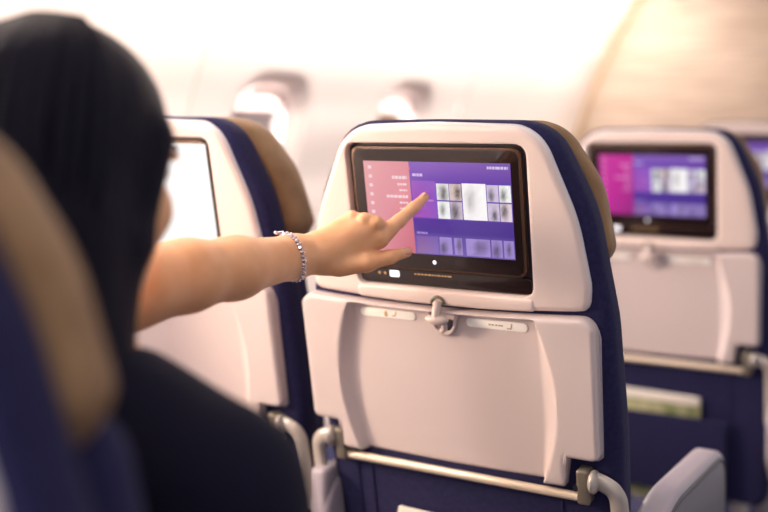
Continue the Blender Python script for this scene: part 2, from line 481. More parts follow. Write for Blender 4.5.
    slab(bm, rpoly([(-.2215, -.439, .01), (-.17, -.439, .004), (-.17, -.474, .004), (.17, -.474, .004), (.17, -.439, .004), (.2215, -.439, .01), (.224, -.246, .02), (-.224, -.246, .02)], 6), 0.0112, 0.019, 0.002, lambda x, d, h: T(x + TX, d, h), n=120)
    obj('backing_plate', bm, M['arm'], tr)
    # stickers
    for s, (x0, x1, hc, ic) in (('a', (-.137, -.048, -.2635, 'icon')), ('b', (.029, .117, -.2635, 'icon2'))):
        bm = bmesh.new(); slab(bm, rpoly([(x0, hc - .0062, .0055), (x1, hc - .0062, .0055), (x1, hc + .0062, .0055), (x0, hc + .0062, .0055)], 6), D0 + RD - .0014, D0 + RD + .001, 0.0006, T, n=48, seg=2)
        st = obj('sticker', bm, M['sticker'], tr)
        bm = bmesh.new(); dd = (D0 + RD - .0017, D0 + RD - .0012)
        if s == 'a':        # a small bottle and a reclining seat
            slab(bm, rpoly([(-.0975, hc - .004, .001), (-.0925, hc - .004, .001), (-.0925, hc + .001, .001), (-.094, hc + .004, .0005), (-.096, hc + .004, .0005), (-.0975, hc + .001, .001)], 3), *dd, 0.0001, T, n=24, seg=1)
            slab(bm, rpoly([(-.086, hc - .003, .0005), (-.080, hc - .003, .0005), (-.0775, hc + .004, .0005), (-.0795, hc + .004, .0005), (-.0815, hc - .0012, .0005), (-.086, hc - .0012, .0005)], 3), *dd, 0.0001, T, n=24, seg=1)
        else:               # a line of small print and a seat
            for k, x in enumerate((.062, .0665, .0715, .076, .0795)): slab(bm, rect(x, x + .0034, hc - .001, hc + .001, .0004), *dd, 0.0001, T, n=12, seg=1)
            slab(bm, rpoly([(.088, hc - .004, .0005), (.095, hc - .004, .0005), (.0965, hc + .004, .0005), (.0945, hc + .004, .0005), (.0932, hc - .0022, .0005), (.088, hc - .0022, .0005)], 3), *dd, 0.0001, T, n=24, seg=1)
        obj('pictogram', bm, M[ic], st)
    # --- turn latch in its U shaped rim
    bm = bmesh.new()
    up = smooth_path([T(-.027, D0 + RD - .0035, -.2475), T(-.0225, D0 + RD - .0035, -.262), T(-.017, D0 + RD - .0035, -.276), T(-.008, D0 + RD - .0035, -.2815), T(.004, D0 + RD - .0035, -.281), T(.012, D0 + RD - .0035, -.273), T(.0145, D0 + RD - .0035, -.260), T(.018, D0 + RD - .0035, -.2475)], 5)
    tube(bm, up, .0030, 8)
    obj('latch_rim', bm, M['tray'], tr)
    bm = bmesh.new(); slab(bm, rpoly([(-.009, -.2785, .006), (.009, -.2785, .006), (.012, -.264, .004), (.004, -.262, .002), (-.010, -.268, .002)], 4), D0 + RD - .0012, D0 + RD + .001, 0.0005, T, n=48, seg=2)
    obj('latch_pocket', bm, M['dark'], tr)
    bm = bmesh.new()
    tube(bm, smooth_path([T(-.006, -.002, -.236), T(-.005, -.010, -.246), T(-.004, -.013, -.257)], 4), [.0060] * 9, 12)
    ellipsoid(bm, T(-.004, -.0125, -.2565), (.0175, .0072, .0068), u=20, v=12)
    tube(bm, smooth_path([T(.005, -.010, -.262), T(.004, -.007, -.270), T(-.001, -.006, -.274)], 4), [.0042] * 9, 10)
    obj('latch', bm, M['latch'], root)
    bm = bmesh.new(); rr = [T(-.006 + .0095 * cos(PI * k / 10), -.002, -.2375 + .0095 * sin(PI * k / 10)) for k in range(11)]
    tube(bm, rr, .0022, 8); obj('latch_collar', bm, M['olive'], root)
    # --- rod, hinges, swing arms
    bm = bmesh.new(); tube(bm, [T(-.186, .004, -.490), T(.186, .004, -.490)], .0062, 14); obj('tray_rod', bm, M['rod'], root)
    for s in (-1, 1):
        bm = bmesh.new(); bevbox(bm, (s * .188, .005, -.472), (.018, .022, .050), .004, T); hb = obj('hinge', bm, M['olive'], root)
        bm = bmesh.new(); tube(bm, [T(s * .178, -.006, -.474), T(s * .178, .010, -.474)], .004, 10); obj('hinge_pin', bm, M['dark'], hb)
        bm = bmesh.new()
        ellipsoid(bm, T(s * .2025, -.001, -.462), (.0075, .016, .016))
        tube(bm, smooth_path([T(s * .203, .002, -.461), T(s * .216, .001, -.464), T(s * .229, .002, -.474), T(s * .234, .004, -.50), T(s * .234, .006, -.60)], 6), .0118, 12, flat=(.62, 1))
        obj('swing_arm', bm, M['metal'], root)
    # --- literature pocket
    bm = bmesh.new(); slab(bm, rpoly([(-.146, -.785, .02), (.150, -.785, .02), (.150, -.607, .006), (-.146, -.607, .006)], 5), -0.012, -0.004, 0.003, T, n=80)
    pk = obj('literature_pocket', bm, M['navy'], root)
    bm = bmesh.new(); tube(bm, [T(-.146, -.009, -.607), T(.150, -.009, -.607)], .0035, 8); obj('hem', bm, M['navy'], pk)
    for x in (-.146, -.170, .152):
        bm = bmesh.new(); tube(bm, [TS(x, .0115, -.502), TS(x, .0115, -.77)], .0018, 6); obj('seam', bm, M['navy'], root)
    # --- bench cushion, legs
    I = lambda x, y, z: Vector((x, y, z))
    bm = bmesh.new(); lp = rpoly([(-.215, .38, .03), (.215, .38, .03), (.22, .47, .04), (-.22, .47, .04)])
    slab(bm, lp, .24, .66, .03, I, n=80, seg=5); obj('seat_cushion', bm, M['seat_cushion'], root)
    bm = bmesh.new(); slab(bm, rect(-.20, .20, .345, .385, .01), .20, .62, .01, I, n=48); obj('seat_pan', bm, M['olive'], root)
    for s in (-1, 1):
        bm = bmesh.new(); tube(bm, [I(s * .15, .58, .0), I(s * .15, .50, .36)], .018, 10); obj('leg', bm, M['metal'], root)
        bm = bmesh.new(); tube(bm, [I(s * .15, .22, .0), I(s * .15, .27, .36)], .018, 10); obj('leg', bm, M['metal'], root)
    return d

def armrest(root, x0, x1, y0, y1, top, side):
    """arm with rounded ends; outline in (y, z)"""
    A = lambda y, x, z: Vector((x, y, z))
    bm = bmesh.new()
    lp = rpoly([(y0, top - .16, .02), (y0 + .05, top - .22, .03), (y1 - .02, top - .21, .05), (y1, top - .10, .05), (y1 - .015, top - .004, .10), (y0 + .15, top, .20), (y0 - .02, top - .055, .05)], 10)
    slab(bm, lp, x0, x1, .010, A, n=128, seg=4)
    a = obj('armrest', bm, M['arm'], root)
    if side:
        bm = bmesh.new(); slab(bm, offset(resample_len(lp, 120), .016), x1 - .004, x1 + .0015, .001, A, n=120, seg=2)
        obj('side_panel', bm, M['armside'], a)
        bm = bmesh.new(); pth = [A(p.x, x1 - .002, p.y) for p in offset(resample_len(lp, 120), .012)]; pth.append(pth[0]); tube(bm, pth, .0045, 8)
        obj('rim', bm, M['armrim'], a)
    else:
        bm = bmesh.new(); bevbox(bm, ((x0 + x1) / 2, y0 + .012, top - .075), (.030, .05, .10), .008); obj('rear_cap', bm, M['arm'], a)
    return a

XM, XL = -0.655, -1.155
Y1 = 1.20; Y0r = Y1 - 0.888; Y2 = Y1 + 0.885; Y3 = Y2 + 0.92
GRP = 'airliner seats'
main = thing('airliner_seat', 'airliner seat in the middle whose screen the outstretched finger touches', 'seat', (XM, Y1, 0), GRP)
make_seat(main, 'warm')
armrest(main, -.246, -.206, 0.085, .47, .655, False)
armrest(main, .240, .282, 0.035, .472, .65, True)

def swap_display(root, style):
    for ch in root.children:
        if ch.name.startswith('monitor'):
            for g in ch.children:
                if g.name.startswith('display'):
                    bm = display_mesh(style); me = bpy.data.meshes.new('display'); bm.to_mesh(me); bm.free(); me.materials.append(M['display']); g.data = me
def place_seat(x, y, style, label, drop=0.0):
    s = copy_tree(main); s.location = (x, y, drop); s['label'] = label; swap_display(s, style); return s
DD = 0.0016
left = place_seat(XL, Y1, 'white', 'airliner seat with a washed-out white screen, by the windows left of the touched one')
left.scale.z = 1.005
for ch in list(left.children):
    if ch.name.startswith('headrest'): ch.scale.y = 1.6; ch.location.y = -.041   # its headrest wings are folded further forward
    if ch.name.startswith('armrest') and any(g.name.startswith('side_panel') for g in ch.children):
        for g in list(ch.children): bpy.data.objects.remove(g)
        bpy.data.objects.remove(ch)
front = place_seat(XM + .012, Y2, 'pink', 'blurred airliner seat one row ahead with a magenta and purple screen, right of centre')
front.scale.z = .989
far = place_seat(XM + .005, Y3, 'pink', 'farthest airliner seat, cut off by the right edge with part of a purple screen')
own = place_seat(XM, Y0r, 'white', 'nearest airliner seat at lower left, out of focus, behind the dark haired person')

# --- magazines
def magazine(loc, rz, label, w=.19, ry=0):
    t = thing('magazine', label, 'magazine', loc, 'magazines in the seat pockets')
    bm = bmesh.new(); slab(bm, rect(-w / 2, w / 2, 0, .25, .002), 0, .004, .0008, T0, n=40, seg=2); obj('cover', bm, M['mag_green'], t)
    bm = bmesh.new(); slab(bm, rect(-w / 2 + .001, w / 2 - .001, .232, .2515, .001), -.0008, .0045, .0008, T0, n=40, seg=2); obj('page_edge', bm, M['mag_white'], t)
    t.rotation_euler = (TILT, ry, rz)
    return t
T0 = lambda x, d, h: Vector((x, d, h))
p = T(-.012, .000, -.812); magazine((XM + p.x, Y1 + p.y, p.z), 0, 'magazine with white top edge in the pocket of the seat being touched', ry=R(1.0))
p = T(.007, .000, -.818); magazine((XM + p.x, Y2 + p.y, p.z), 0, 'blurred green and white magazine in the pocket of the seat one row ahead', ry=R(1))

# ------------------------------------------------------------------ cabin
PROF = [(0.0, -1.36), (.25, -1.46), (.5, -1.515), (.8, -1.53), (1.0, -1.505), (1.17, -1.455), (1.30, -1.405), (1.42, -1.35), (1.56, -1.27), (1.75, -1.13)]
def wx(z):
    for (a, xa), (b, xb) in zip(PROF[:-1], PROF[1:]):
        if z <= b: 
            t = (z - a) / (b - a); t2 = t * t * (3 - 2 * t) * .3 + t * .7
            return xa + (xb - xa) * t2
    return PROF[-1][1]
YF = 3.88
WIN = [0.733, 1.335, 1.937, 2.539]; PW = 0.602
WZ0, WZ1, WW = 0.86, 1.225, 0.115
bm = bmesh.new(); win_loops = []
def wall_grid(y0, y1, z0, z1, ny, nz):
    g = [[bm.verts.new((wx(z0 + (z1 - z0) * j / nz), y0 + (y1 - y0) * i / ny, z0 + (z1 - z0) * j / nz)) for j in range(nz + 1)] for i in range(ny + 1)]
    for i in range(ny):
        for j in range(nz): bm.faces.new((g[i][j], g[i + 1][j], g[i + 1][j + 1], g[i][j + 1]))
ZA, ZB = .72, 1.345
wall_grid(-.8, YF, 0, ZA, 4, 10); wall_grid(-.8, YF, ZB, 1.75, 4, 30)
wall_grid(-.8, WIN[0] - PW / 2, ZA, ZB, 2, 14); wall_grid(WIN[-1] + PW / 2, YF, ZA, ZB, 2, 14)
for yc in WIN:
    n = 132; cz = (WZ0 + WZ1) / 2
    ang = [2 * PI * k / 128 for k in range(128)] + [math.atan2(z - cz, y - yc) % (2 * PI) for y in (yc - PW / 2, yc + PW / 2) for z in (ZA, ZB)]
    ang.sort()
    outer = resample_angle(rect(yc - PW / 2, yc + PW / 2, ZA, ZB, 0, 1), (yc, cz), n, ang)
    hole = resample_angle(rect(yc - WW - .025, yc + WW + .025, WZ0 - .03, WZ1 + .025, .10, 10), (yc, cz), n, ang)
    inner = resample_angle(rect(yc - WW, yc + WW, WZ0, WZ1, .085, 10), (yc, cz), n, ang)
    rg = []
    for t in (0, .2, .4, .6, .8, .93): rg.append([(wx(p.y), p.x, p.y) for p in [a.lerp(b, t) for a, b in zip(outer, hole)]])
    for t, dp in ((0, .003), (.25, .010), (.6, .022), (1, .034)): rg.append([(wx(p.y) - dp, p.x, p.y) for p in [a.lerp(b, t) for a, b in zip(hole, inner)]])
    loft(bm, rg, False, False)
    win_loops.append((yc, inner))
bmesh.ops.remove_doubles(bm, verts=bm.verts, dist=.0005)
wall = struct('wall_left', bm, M['wall'])
for k, (yc, lp) in enumerate(win_loops):
    bm = bmesh.new()
    rg = [[(wx(p.y) - .030, p.x, p.y) for p in lp], [(wx(p.y) - .036, p.x, p.y) for p in offset(lp, .012)], [(wx(p.y) - .058, p.x, p.y) for p in offset(lp, .014)]]
    loft(bm, rg, False, False)
    w = tag(obj('window_%d' % (k + 1), bm, M['frame']), kind='structure')
    bm = bmesh.new(); vs = [bm.verts.new((wx(p.y) - .054, p.x, p.y)) for p in offset(lp, .012)]; bm.faces.new(vs)
    obj('pane', bm, M['pane'], w)
    bm = bmesh.new(); zt = WZ1 - .052
    l2 = [p for p in offset(lp, .013)]
    a = [Vector((p.x, max(p.y, zt))) for p in l2]; vs = [bm.verts.new((wx(p.y) - .044, p.x, p.y)) for p in a]; bm.faces.new(vs)
    obj('shade', bm, M['shade'], w)  # panel added to imitate the shadow under the top of the window reveal
# panel seams: thin trims between sidewall panels
for k, yc in enumerate([.45, 1.655, 2.86]):
    bm = bmesh.new(); zz = [ZA - .3 + (1.75 - ZA + .3) * j / 60 for j in range(61)]
    tube(bm, [(wx(z) - .0005, yc, z) for z in zz], .004, 8); struct('trim_%d' % (k + 1), bm, M['seam'])

bm = bmesh.new(); bm.faces.new([bm.verts.new(p) for p in ((-1.40, -.8, 0), (1.0, -.8, 0), (1.0, YF + .02, 0), (-1.40, YF + .02, 0))]); struct('floor', bm, M['carpet'], False)
bm = bmesh.new(); bm.faces.new([bm.verts.new(p) for p in ((-1.2, -.8, 2.08), (-1.2, YF + .02, 2.08), (1.0, YF + .02, 2.08), (1.0, -.8, 2.08))]); struct('ceiling', bm, M['ceiling'], False)
# bulkhead fills the section up to the aisle
bm = bmesh.new(); zz = [2.08 * j / 40 for j in range(41)]
lp = [Vector((wx(min(z, 1.75)) - .01, z)) for z in zz]; lp = [Vector((-.30, 0))] + [Vector((-.30, 2.08))] + list(reversed(lp))
rg = [[(p.x, YF, p.y) for p in lp], [(p.x, YF + .05, p.y) for p in lp]]
loft(bm, rg); struct('wall_front', bm, M['bulkhead'], False)
bm = bmesh.new(); tube(bm, [(wx(z) + .004, YF - .006, z) for z in zz if z < 1.7], .012, 8); struct('trim_9', bm, mat('corner_trim', (190, 156, 112), .5))

# overhead bin with lamp strip below
bn = thing('overhead_bin', 'white overhead bin with a bright lamp strip at the top of the picture', 'overhead bin', (-1.1, 1.5, 1.62))
bm = bmesh.new()
lp = rpoly([(-.14, .03, .01), (.10, 0, .03), (.30, .06, .06), (.34, .36, .06), (.25, .44, .02), (-.06, .44, .01)], 6)
slab(bm, lp, -2.2, YF - 1.5 - .005, .01, lambda x, d, h: Vector((x, d, h)), n=96); obj('body', bm, M['bin'], bn)
bm = bmesh.new(); slab(bm, rect(-.085, -.02, .0, .024, .005), -2.1, YF - 1.5 - .05, .004, lambda x, d, h: Vector((x, d, h - .002)), n=40); obj('lamp_strip', bm, M['lamp'], bn)
bm = bmesh.new(); bevbox(bm, (.0, YF - 1.5 - .03, -.010), (.03, .05, .03), .006); obj('end_cap', bm, M['olive'], bn)

# ------------------------------------------------------------------ signed distance modeller for the figure
class Field:
    def __init__(s, xs, ys, zs):
        s.xs, s.ys, s.zs = [np.asarray(a, np.float32) for a in (xs, ys, zs)]
        s.F = np.full((len(xs), len(ys), len(zs)), 1.0, np.float32)
    def sub(s, lo, hi):
        out = []
        for a, l, h in zip((s.xs, s.ys, s.zs), lo, hi):
            i0 = max(0, int(np.searchsorted(a, l)) - 1); i1 = min(len(a), int(np.searchsorted(a, h)) + 1); out.append(slice(i0, max(i0, i1)))
        X = s.xs[out[0]][:, None, None]; Y = s.ys[out[1]][None, :, None]; Z = s.zs[out[2]][None, None, :]
        return tuple(out), X, Y, Z
    def blend(s, sl, d, k, mode='add'):
        if d.size == 0: return
        f = s.F[sl]
        if mode == 'add':
            h = np.clip(.5 + .5 * (f - d) / k, 0, 1); s.F[sl] = f * (1 - h) + d * h - k * h * (1 - h)
        else:
            d = -d; h = np.clip(.5 - .5 * (f - d) / k, 0, 1); s.F[sl] = f * (1 - h) + d * h + k * h * (1 - h)
    def cone(s, a, b, r1, r2, k=.01, mode='add', grow=0):
        a, b = Vector(a), Vector(b); r1 += grow; r2 += grow; m = max(r1, r2) + k * 2 + .012
        lo = [min(a[i], b[i]) - m for i in range(3)]; hi = [max(a[i], b[i]) + m for i in range(3)]
        sl, X, Y, Z = s.sub(lo, hi); ab = b - a; L2 = max(ab.length_squared, 1e-9)
        t = np.clip(((X - a.x) * ab.x + (Y - a.y) * ab.y + (Z - a.z) * ab.z) / L2, 0, 1)
        d = np.sqrt((X - a.x - t * ab.x) ** 2 + (Y - a.y - t * ab.y) ** 2 + (Z - a.z - t * ab.z) ** 2) - (r1 + (r2 - r1) * t)
        s.blend(sl, d, k, mode)
    def ell(s, c, r, rot=None, k=.01, mode='add', grow=0):
        c = Vector(c); r = [v + grow for v in r]; m = max(r) + k * 2 + .012
        sl, X, Y, Z = s.sub([v - m for v in c], [v + m for v in c])
        dx, dy, dz = X - c.x, Y - c.y, Z - c.z
        if rot is not None:
            i = rot.transposed(); q = [i[n][0] * dx + i[n][1] * dy + i[n][2] * dz for n in range(3)]
        else: q = [dx, dy, dz]
        k0 = np.sqrt((q[0] / r[0]) ** 2 + (q[1] / r[1]) ** 2 + (q[2] / r[2]) ** 2)
        k1 = np.sqrt((q[0] / r[0] ** 2) ** 2 + (q[1] / r[1] ** 2) ** 2 + (q[2] / r[2] ** 2) ** 2)
        s.blend(sl, k0 * (k0 - 1) / np.maximum(k1, 1e-6), k, mode)
    def mesh(s, name):
        F = s.F; ins = F < 0
        nx, ny, nz = F.shape
        cnt = np.zeros((nx - 1, ny - 1, nz - 1), np.int8)
        offs = [(i, j, k) for i in (0, 1) for j in (0, 1) for k in (0, 1)]
        for i, j, k in offs: cnt += ins[i:nx - 1 + i, j:ny - 1 + j, k:nz - 1 + k]
        cells = np.argwhere((cnt > 0) & (cnt < 8)); ci, cj, ck = cells.T
        acc = np.zeros((len(cells), 3)); num = np.zeros(len(cells))
        A = (s.xs.astype(float), s.ys.astype(float), s.zs.astype(float))
        for o in offs:
            for ax in range(3):
                if o[ax]: continue
                o2 = list(o); o2[ax] = 1
                f0 = F[ci + o[0], cj + o[1], ck + o[2]]; f1 = F[ci + o2[0], cj + o2[1], ck + o2[2]]
                mk = (f0 < 0) != (f1 < 0); t = np.where(mk, f0 / np.where(mk, f0 - f1, 1), 0)
                p = [A[0][ci + o[0]], A[1][cj + o[1]], A[2][ck + o[2]]]
                idx = (ci, cj, ck)[ax]; p[ax] = A[ax][idx] + t * (A[ax][idx + 1] - A[ax][idx])
                acc += np.stack(p, 1) * mk[:, None]; num += mk
        V = acc / np.maximum(num, 1)[:, None]
        im = np.full(cnt.shape, -1, np.int64); im[ci, cj, ck] = np.arange(len(cells))
        quads = []
        for ax in range(3):
            sl0 = [slice(1, n - 1) for n in F.shape]; sl1 = list(sl0); sl0[ax] = slice(0, F.shape[ax] - 1); sl1[ax] = slice(1, F.shape[ax])
            a = ins[tuple(sl0)]; b = ins[tuple(sl1)]
            e = np.argwhere(a != b)
            if not len(e): continue
            base = e.copy(); u, v = [(1, 2), (2, 0), (0, 1)][ax]
            for q in (u, v): base[:, q] += 1
            def cid(du, dv):
                c = base.copy(); c[:, u] -= du; c[:, v] -= dv; return im[c[:, 0], c[:, 1], c[:, 2]]
            qd = np.stack([cid(1, 1), cid(0, 1), cid(0, 0), cid(1, 0)], 1)
            fl = ~a[e[:, 0], e[:, 1], e[:, 2]]; qd[fl] = qd[fl][:, ::-1]; quads.append(qd)
        Q = np.concatenate(quads); Q = Q[(Q >= 0).all(1)]
        me = bpy.data.meshes.new(name); me.from_pydata(V.tolist(), [], Q.tolist()); me.update()
        for p in me.polygons: p.use_smooth = True
        return me

def axis(lo, hi, coarse, f0=None, f1=None, fine=None):
    out = []; v = lo
    while v < hi:
        out.append(v)
        if f0 is not None and f0 <= v < f1: v += fine
        elif f0 is not None and v < f0: v = min(v + coarse, f0)
        else: v += coarse
    out.append(hi); return out

# ------------------------------------------------------------------ the figure's skeleton (metres, cabin frame)
sT = 1.322
tip_px = (426.5, 195.5)
r_ = ray(*tip_px); P0 = Vector((XM, Y1, 0)) + T(0, .0015, -.1); nrm = T(0, 1, 0) - T(0, 0, 0)
sT = (P0 - EYE).dot(nrm) / r_.dot(nrm)                      # where that line of sight meets the glass
H = lambda px, py, dd: at(px, py, sT + dd)
WR = H(316, 253, -.045)
head_c = at(70, 170, .925)
SHL = Vector((-.865, .70, .912)); SHR = Vector((-.520, .622, .852))
ELL = at(138, 286, 1.13); ELR = Vector((-.465, .68, .615)); WRR = Vector((-.55, .88, .575))
NECK0 = Vector((-.688, .628, .932)); NECK1 = Vector((-.700, .648, 1.02))
HIP = Vector((-.655, .63, .572)); CH = Vector((-.680, .632, .81))
fwd = Vector((.015, 1, -.13)).normalized(); rgt = fwd.cross(Vector((0, 0, 1))).normalized(); upv = rgt.cross(fwd)
HR = Matrix((rgt, fwd, upv)).transposed()                   # head axes: x right, y forward, z up
def hd(x, y, z): return head_c + HR @ Vector((x, y, z))

F = Field(axis(-1.05, -.36, .0065, H(330, 250, -.05).x - .10, H(427, 195, 0).x + .012, .0016),
          axis(.30, 1.30, .0065, WR.y - .02, H(427, 195, 0).y + .012, .0016),
          axis(.36, 1.29, .0065, WR.z - .045, H(427, 195, 0).z + .015, .0016))
def torso(F, g=0):
    F.ell((HIP.x, HIP.y + .02, HIP.z), (.165, .115, .105), k=.03, grow=g)
    F.cone(HIP + Vector((0, .01, .04)), CH + Vector((0, 0, -.08)), .105, .115, .05, grow=g)
    F.ell(CH + Vector((.0, 0, -.02)), (.150, .10, .13), k=.05, grow=g)
    F.ell(CH + Vector((.06, .085, -.02)), (.055, .045, .055), k=.03, grow=g); F.ell(CH + Vector((-.06, .095, -.02)), (.055, .045, .055), k=.03, grow=g)
    F.cone(CH + Vector((.05, -.01, .06)), SHR, .075, .056, .04, grow=g); F.cone(CH + Vector((-.05, 0, .06)), SHL, .075, .056, .04, grow=g)
    F.cone(NECK0 + Vector((.02, -.01, -.02)), SHR + Vector((-.02, 0, .02)), .045, .040, .04, grow=g)
    F.cone(NECK0 + Vector((-.02, -.01, -.02)), SHL + Vector((.02, 0, .02)), .045, .040, .04, grow=g)
torso(F)
F.cone(NECK0 - Vector((0, 0, .03)), NECK1, .050, .047, .03)
# head
F.ell(hd(0, -.018, .028), (.072, .090, .082), HR, .01)
F.ell(hd(0, .030, -.035), (.058, .062, .080), HR, .03)
F.ell(hd(0, .062, -.092), (.026, .022, .020), HR, .025)         # chin
for s in (-1, 1):
    F.ell(hd(s * .036, .060, -.030), (.022, .020, .022), HR, .02)   # cheekbone
    F.ell(hd(s * .032, .082, .006), (.014, .012, .010), HR, .006, 'cut')  # eye socket
    F.ell(hd(s * .030, .083, .022), (.020, .010, .006), HR, .008)   # brow ridge
    F.ell(hd(s * .072, -.004, -.012), (.007, .018, .030), HR, .006) # ear
F.cone(hd(0, .090, .008), hd(0, .107, -.032), .007, .0105, .010)  # nose
F.ell(hd(.009, .099, -.036), (.007, .009, .006), HR, .005); F.ell(hd(-.009, .099, -.036), (.007, .009, .006), HR, .005)
F.ell(hd(0, .090, -.058), (.020, .010, .006), HR, .006); F.ell(hd(0, .088, -.069), (.018, .010, .007), HR, .006)
# right arm resting in the lap
F.cone(SHR, ELR, .050, .037, .03); F.cone(ELR, WRR, .038, .024, .015)
def lap_hand():
    f = (Vector((-.60, 1.0, .545)) - WRR).normalized(); side = Vector((f.y, -f.x, 0)).normalized()
    for k, o in enumerate((-.026, -.009, .009, .026)):
        m = WRR + f * .085 + side * o + Vector((0, 0, .004))
        F.cone(WRR + f * .01 + side * o * .5, m, .017, .012, .008)
        L = (.070, .078, .073, .058)[k]
        p1 = m + f * L * .45 + Vector((0, 0, .004)); p2 = p1 + f * L * .32 + Vector((0, 0, -.010)); p3 = p2 + f * L * .25 + Vector((0, 0, -.013))
        F.cone(m, p1, .0100, .0088, .003); F.cone(p1, p2, .0088, .0078, .003); F.cone(p2, p3, .0078, .0064, .003)
    a = WRR + f * .03 - side * .03; b = a + f * .035 - side * .018; c = b + f * .03 - side * .004
    F.cone(WRR + f * .015 - side * .012, a, .016, .012, .008); F.cone(a, b, .0115, .0095, .004); F.cone(b, c, .0095, .007, .003)
lap_hand()
# left arm reaching to the screen
FA1 = at(292, 257, sT - .062); FA2 = at(235, 268, 1.225); FA3 = at(185, 276, 1.172)
F.cone(SHL, ELL, .050, .0400, .03)
F.cone(ELL, FA3, .0400, .0378, .02); F.cone(FA3, FA2, .0378, .0335, .02); F.cone(FA2, FA1, .0335, .0262, .02); F.cone(FA1, WR, .0262, .0235, .015)
# left hand
MC = [H(379, 238, -.043), H(376, 225, -.050), H(364.5, 221.5, -.048), H(352.5, 219, -.040)]
for p, ra, rb, of in zip(MC, (.0200, .0205, .0195, .0175), (.0122, .0118, .0112, .0105), ((2, 6), (2, 1), (0, -3), (-1, -7))):
    F.cone(H(318 + of[0], 253 + of[1], -.045), p, ra, rb, .008)
F.cone(H(332, 262, -.040), H(364, 258, -.040), .0165, .0130, .010)
F.cone(H(350, 262, -.030), H(368, 246, -.030), .0150, .0120, .010)
def finger(pts, rad, k=.003):
    for a, b, r1, r2 in zip(pts[:-1], pts[1:], rad[:-1], rad[1:]): F.cone(a, b, r1, r2, k)
IDX = [MC[0], H(399, 221, -.029), H(414, 207.5, -.0150), H(425, 197, -.0062)]
finger(IDX, (.0112, .0087, .0074, .0056), .0035)
F.cone(MC[0], MC[0].lerp(IDX[1], .5), .0118, .0092, .006)
finger([MC[1], H(387, 233, -.020), H(374, 241, -.008), H(367, 238, -.020)], (.0108, .0090, .0078, .0066))
finger([MC[2], H(376, 233, -.012), H(363, 242, -.002), H(357, 240, -.016)], (.0104, .0088, .0076, .0064))
finger([MC[3], H(362, 231, -.008), H(352, 239, .000), H(346, 240, -.012)], (.0096, .0080, .0070, .0058))
TH = [H(340, 265, -.044), H(367, 263, -.050), H(390, 257, -.042), H(407, 252, -.031)]
finger(TH, (.0150, .0108, .0084, .0066), .006)
for p, q in zip(MC, (.0066, .0064, .0060, .0056)):              # knuckle bumps
    F.ell(p + (EYE - p).normalized() * .0072 + Vector((0, 0, .0035)), (q, q, q), k=.006)
body_me = F.mesh('body'); body_me.materials.append(M['skin'])
person = bpy.data.objects.new('person', body_me); COL.objects.link(person)
tag(person, 'person with long dark hair and dark top, left arm stretched out to the seat screen', 'person')

def field_part(name, F, m, parent=person):
    me = F.mesh(name); me.materials.append(m); o = bpy.data.objects.new(name, me); COL.objects.link(o); o.parent = parent; return o
# shirt: short sleeves, round neck
F = Field(axis(-1.06, -.36, .007), axis(.36, .95, .007), axis(.46, 1.06, .007))
torso(F, .007)
F.cone(SHR, SHR.lerp(ELR, .62), .057, .051, .03); F.cone(SHL, SHL.lerp(ELL, .38), .057, .053, .03)
F.cone(NECK0 + Vector((0, .005, .03)), NECK0 + Vector((-.01, .01, .12)), .062, .075, .008, 'cut')
F.ell(HIP + Vector((0, 0, -.17)), (.3, .3, .10), k=.004, mode='cut')
field_part('shirt', F, M['shirt'])
# trousers and shoes
F = Field(axis(-.90, -.40, .008), axis(.36, 1.25, .008), axis(.05, .72, .008))
F.ell((HIP.x, HIP.y + .02, HIP.z), (.165, .115, .105), k=.03, grow=.009)
for s in (-1, 1):
    kn = Vector((HIP.x + s * .10, 1.02, .55)); an = Vector((HIP.x + s * .10, 1.02, .115))
    F.cone(HIP + Vector((s * .085, .04, -.005)), kn, .085, .060, .03); F.cone(kn, an, .060, .045, .02)
F.ell(HIP + Vector((0, 0, .145)), (.3, .3, .05), k=.004, mode='cut')
field_part('trousers', F, M['trousers'])
for s in (-1, 1):
    F = Field(axis(HIP.x + s * .10 - .06, HIP.x + s * .10 + .06, .006), axis(.95, 1.24, .006), axis(-.006, .16, .006))
    c = Vector((HIP.x + s * .10, 1.02, .04))
    F.cone(c + Vector((0, -.01, 0)), c + Vector((0, .03, .0)), .037, .038, .02); F.cone(c, c + Vector((0, .15, -.006)), .038, .031, .02); F.cone(c, c + Vector((0, 0, .07)), .036, .040, .02)
    field_part('shoe', F, M['shoe'])
# hair
F = Field(axis(-.92, -.50, .005), axis(.45, .80, .005), axis(.78, 1.27, .005))
F.ell(hd(0, -.022, .034), (.089, .104, .094), HR, .01)
F.ell(hd(0, -.045, -.045), (.090, .078, .12), HR, .03)
F.cone(hd(.030, -.055, -.06), Vector((-.640, .600, .90)), .058, .046, .04)
F.cone(hd(-.030, -.055, -.06), Vector((-.765, .60, .88)), .060, .046, .04)
F.cone(hd(0, -.075, -.06), Vector((-.705, .575, .86)), .058, .045, .04)
F.cone(hd(.070, .026, .03), hd(.073, .010, -.06), .017, .014, .02); F.cone(hd(.073, .004, -.06), hd(.064, -.020, -.16), .014, .024, .02); F.cone(hd(-.074, .012, .02), hd(-.075, -.004, -.13), .019, .018, .02)
F.ell(hd(0, .098, -.035), (.066, .062, .105), HR, .012, 'cut')
hr_o = field_part('hair', F, M['hair'])
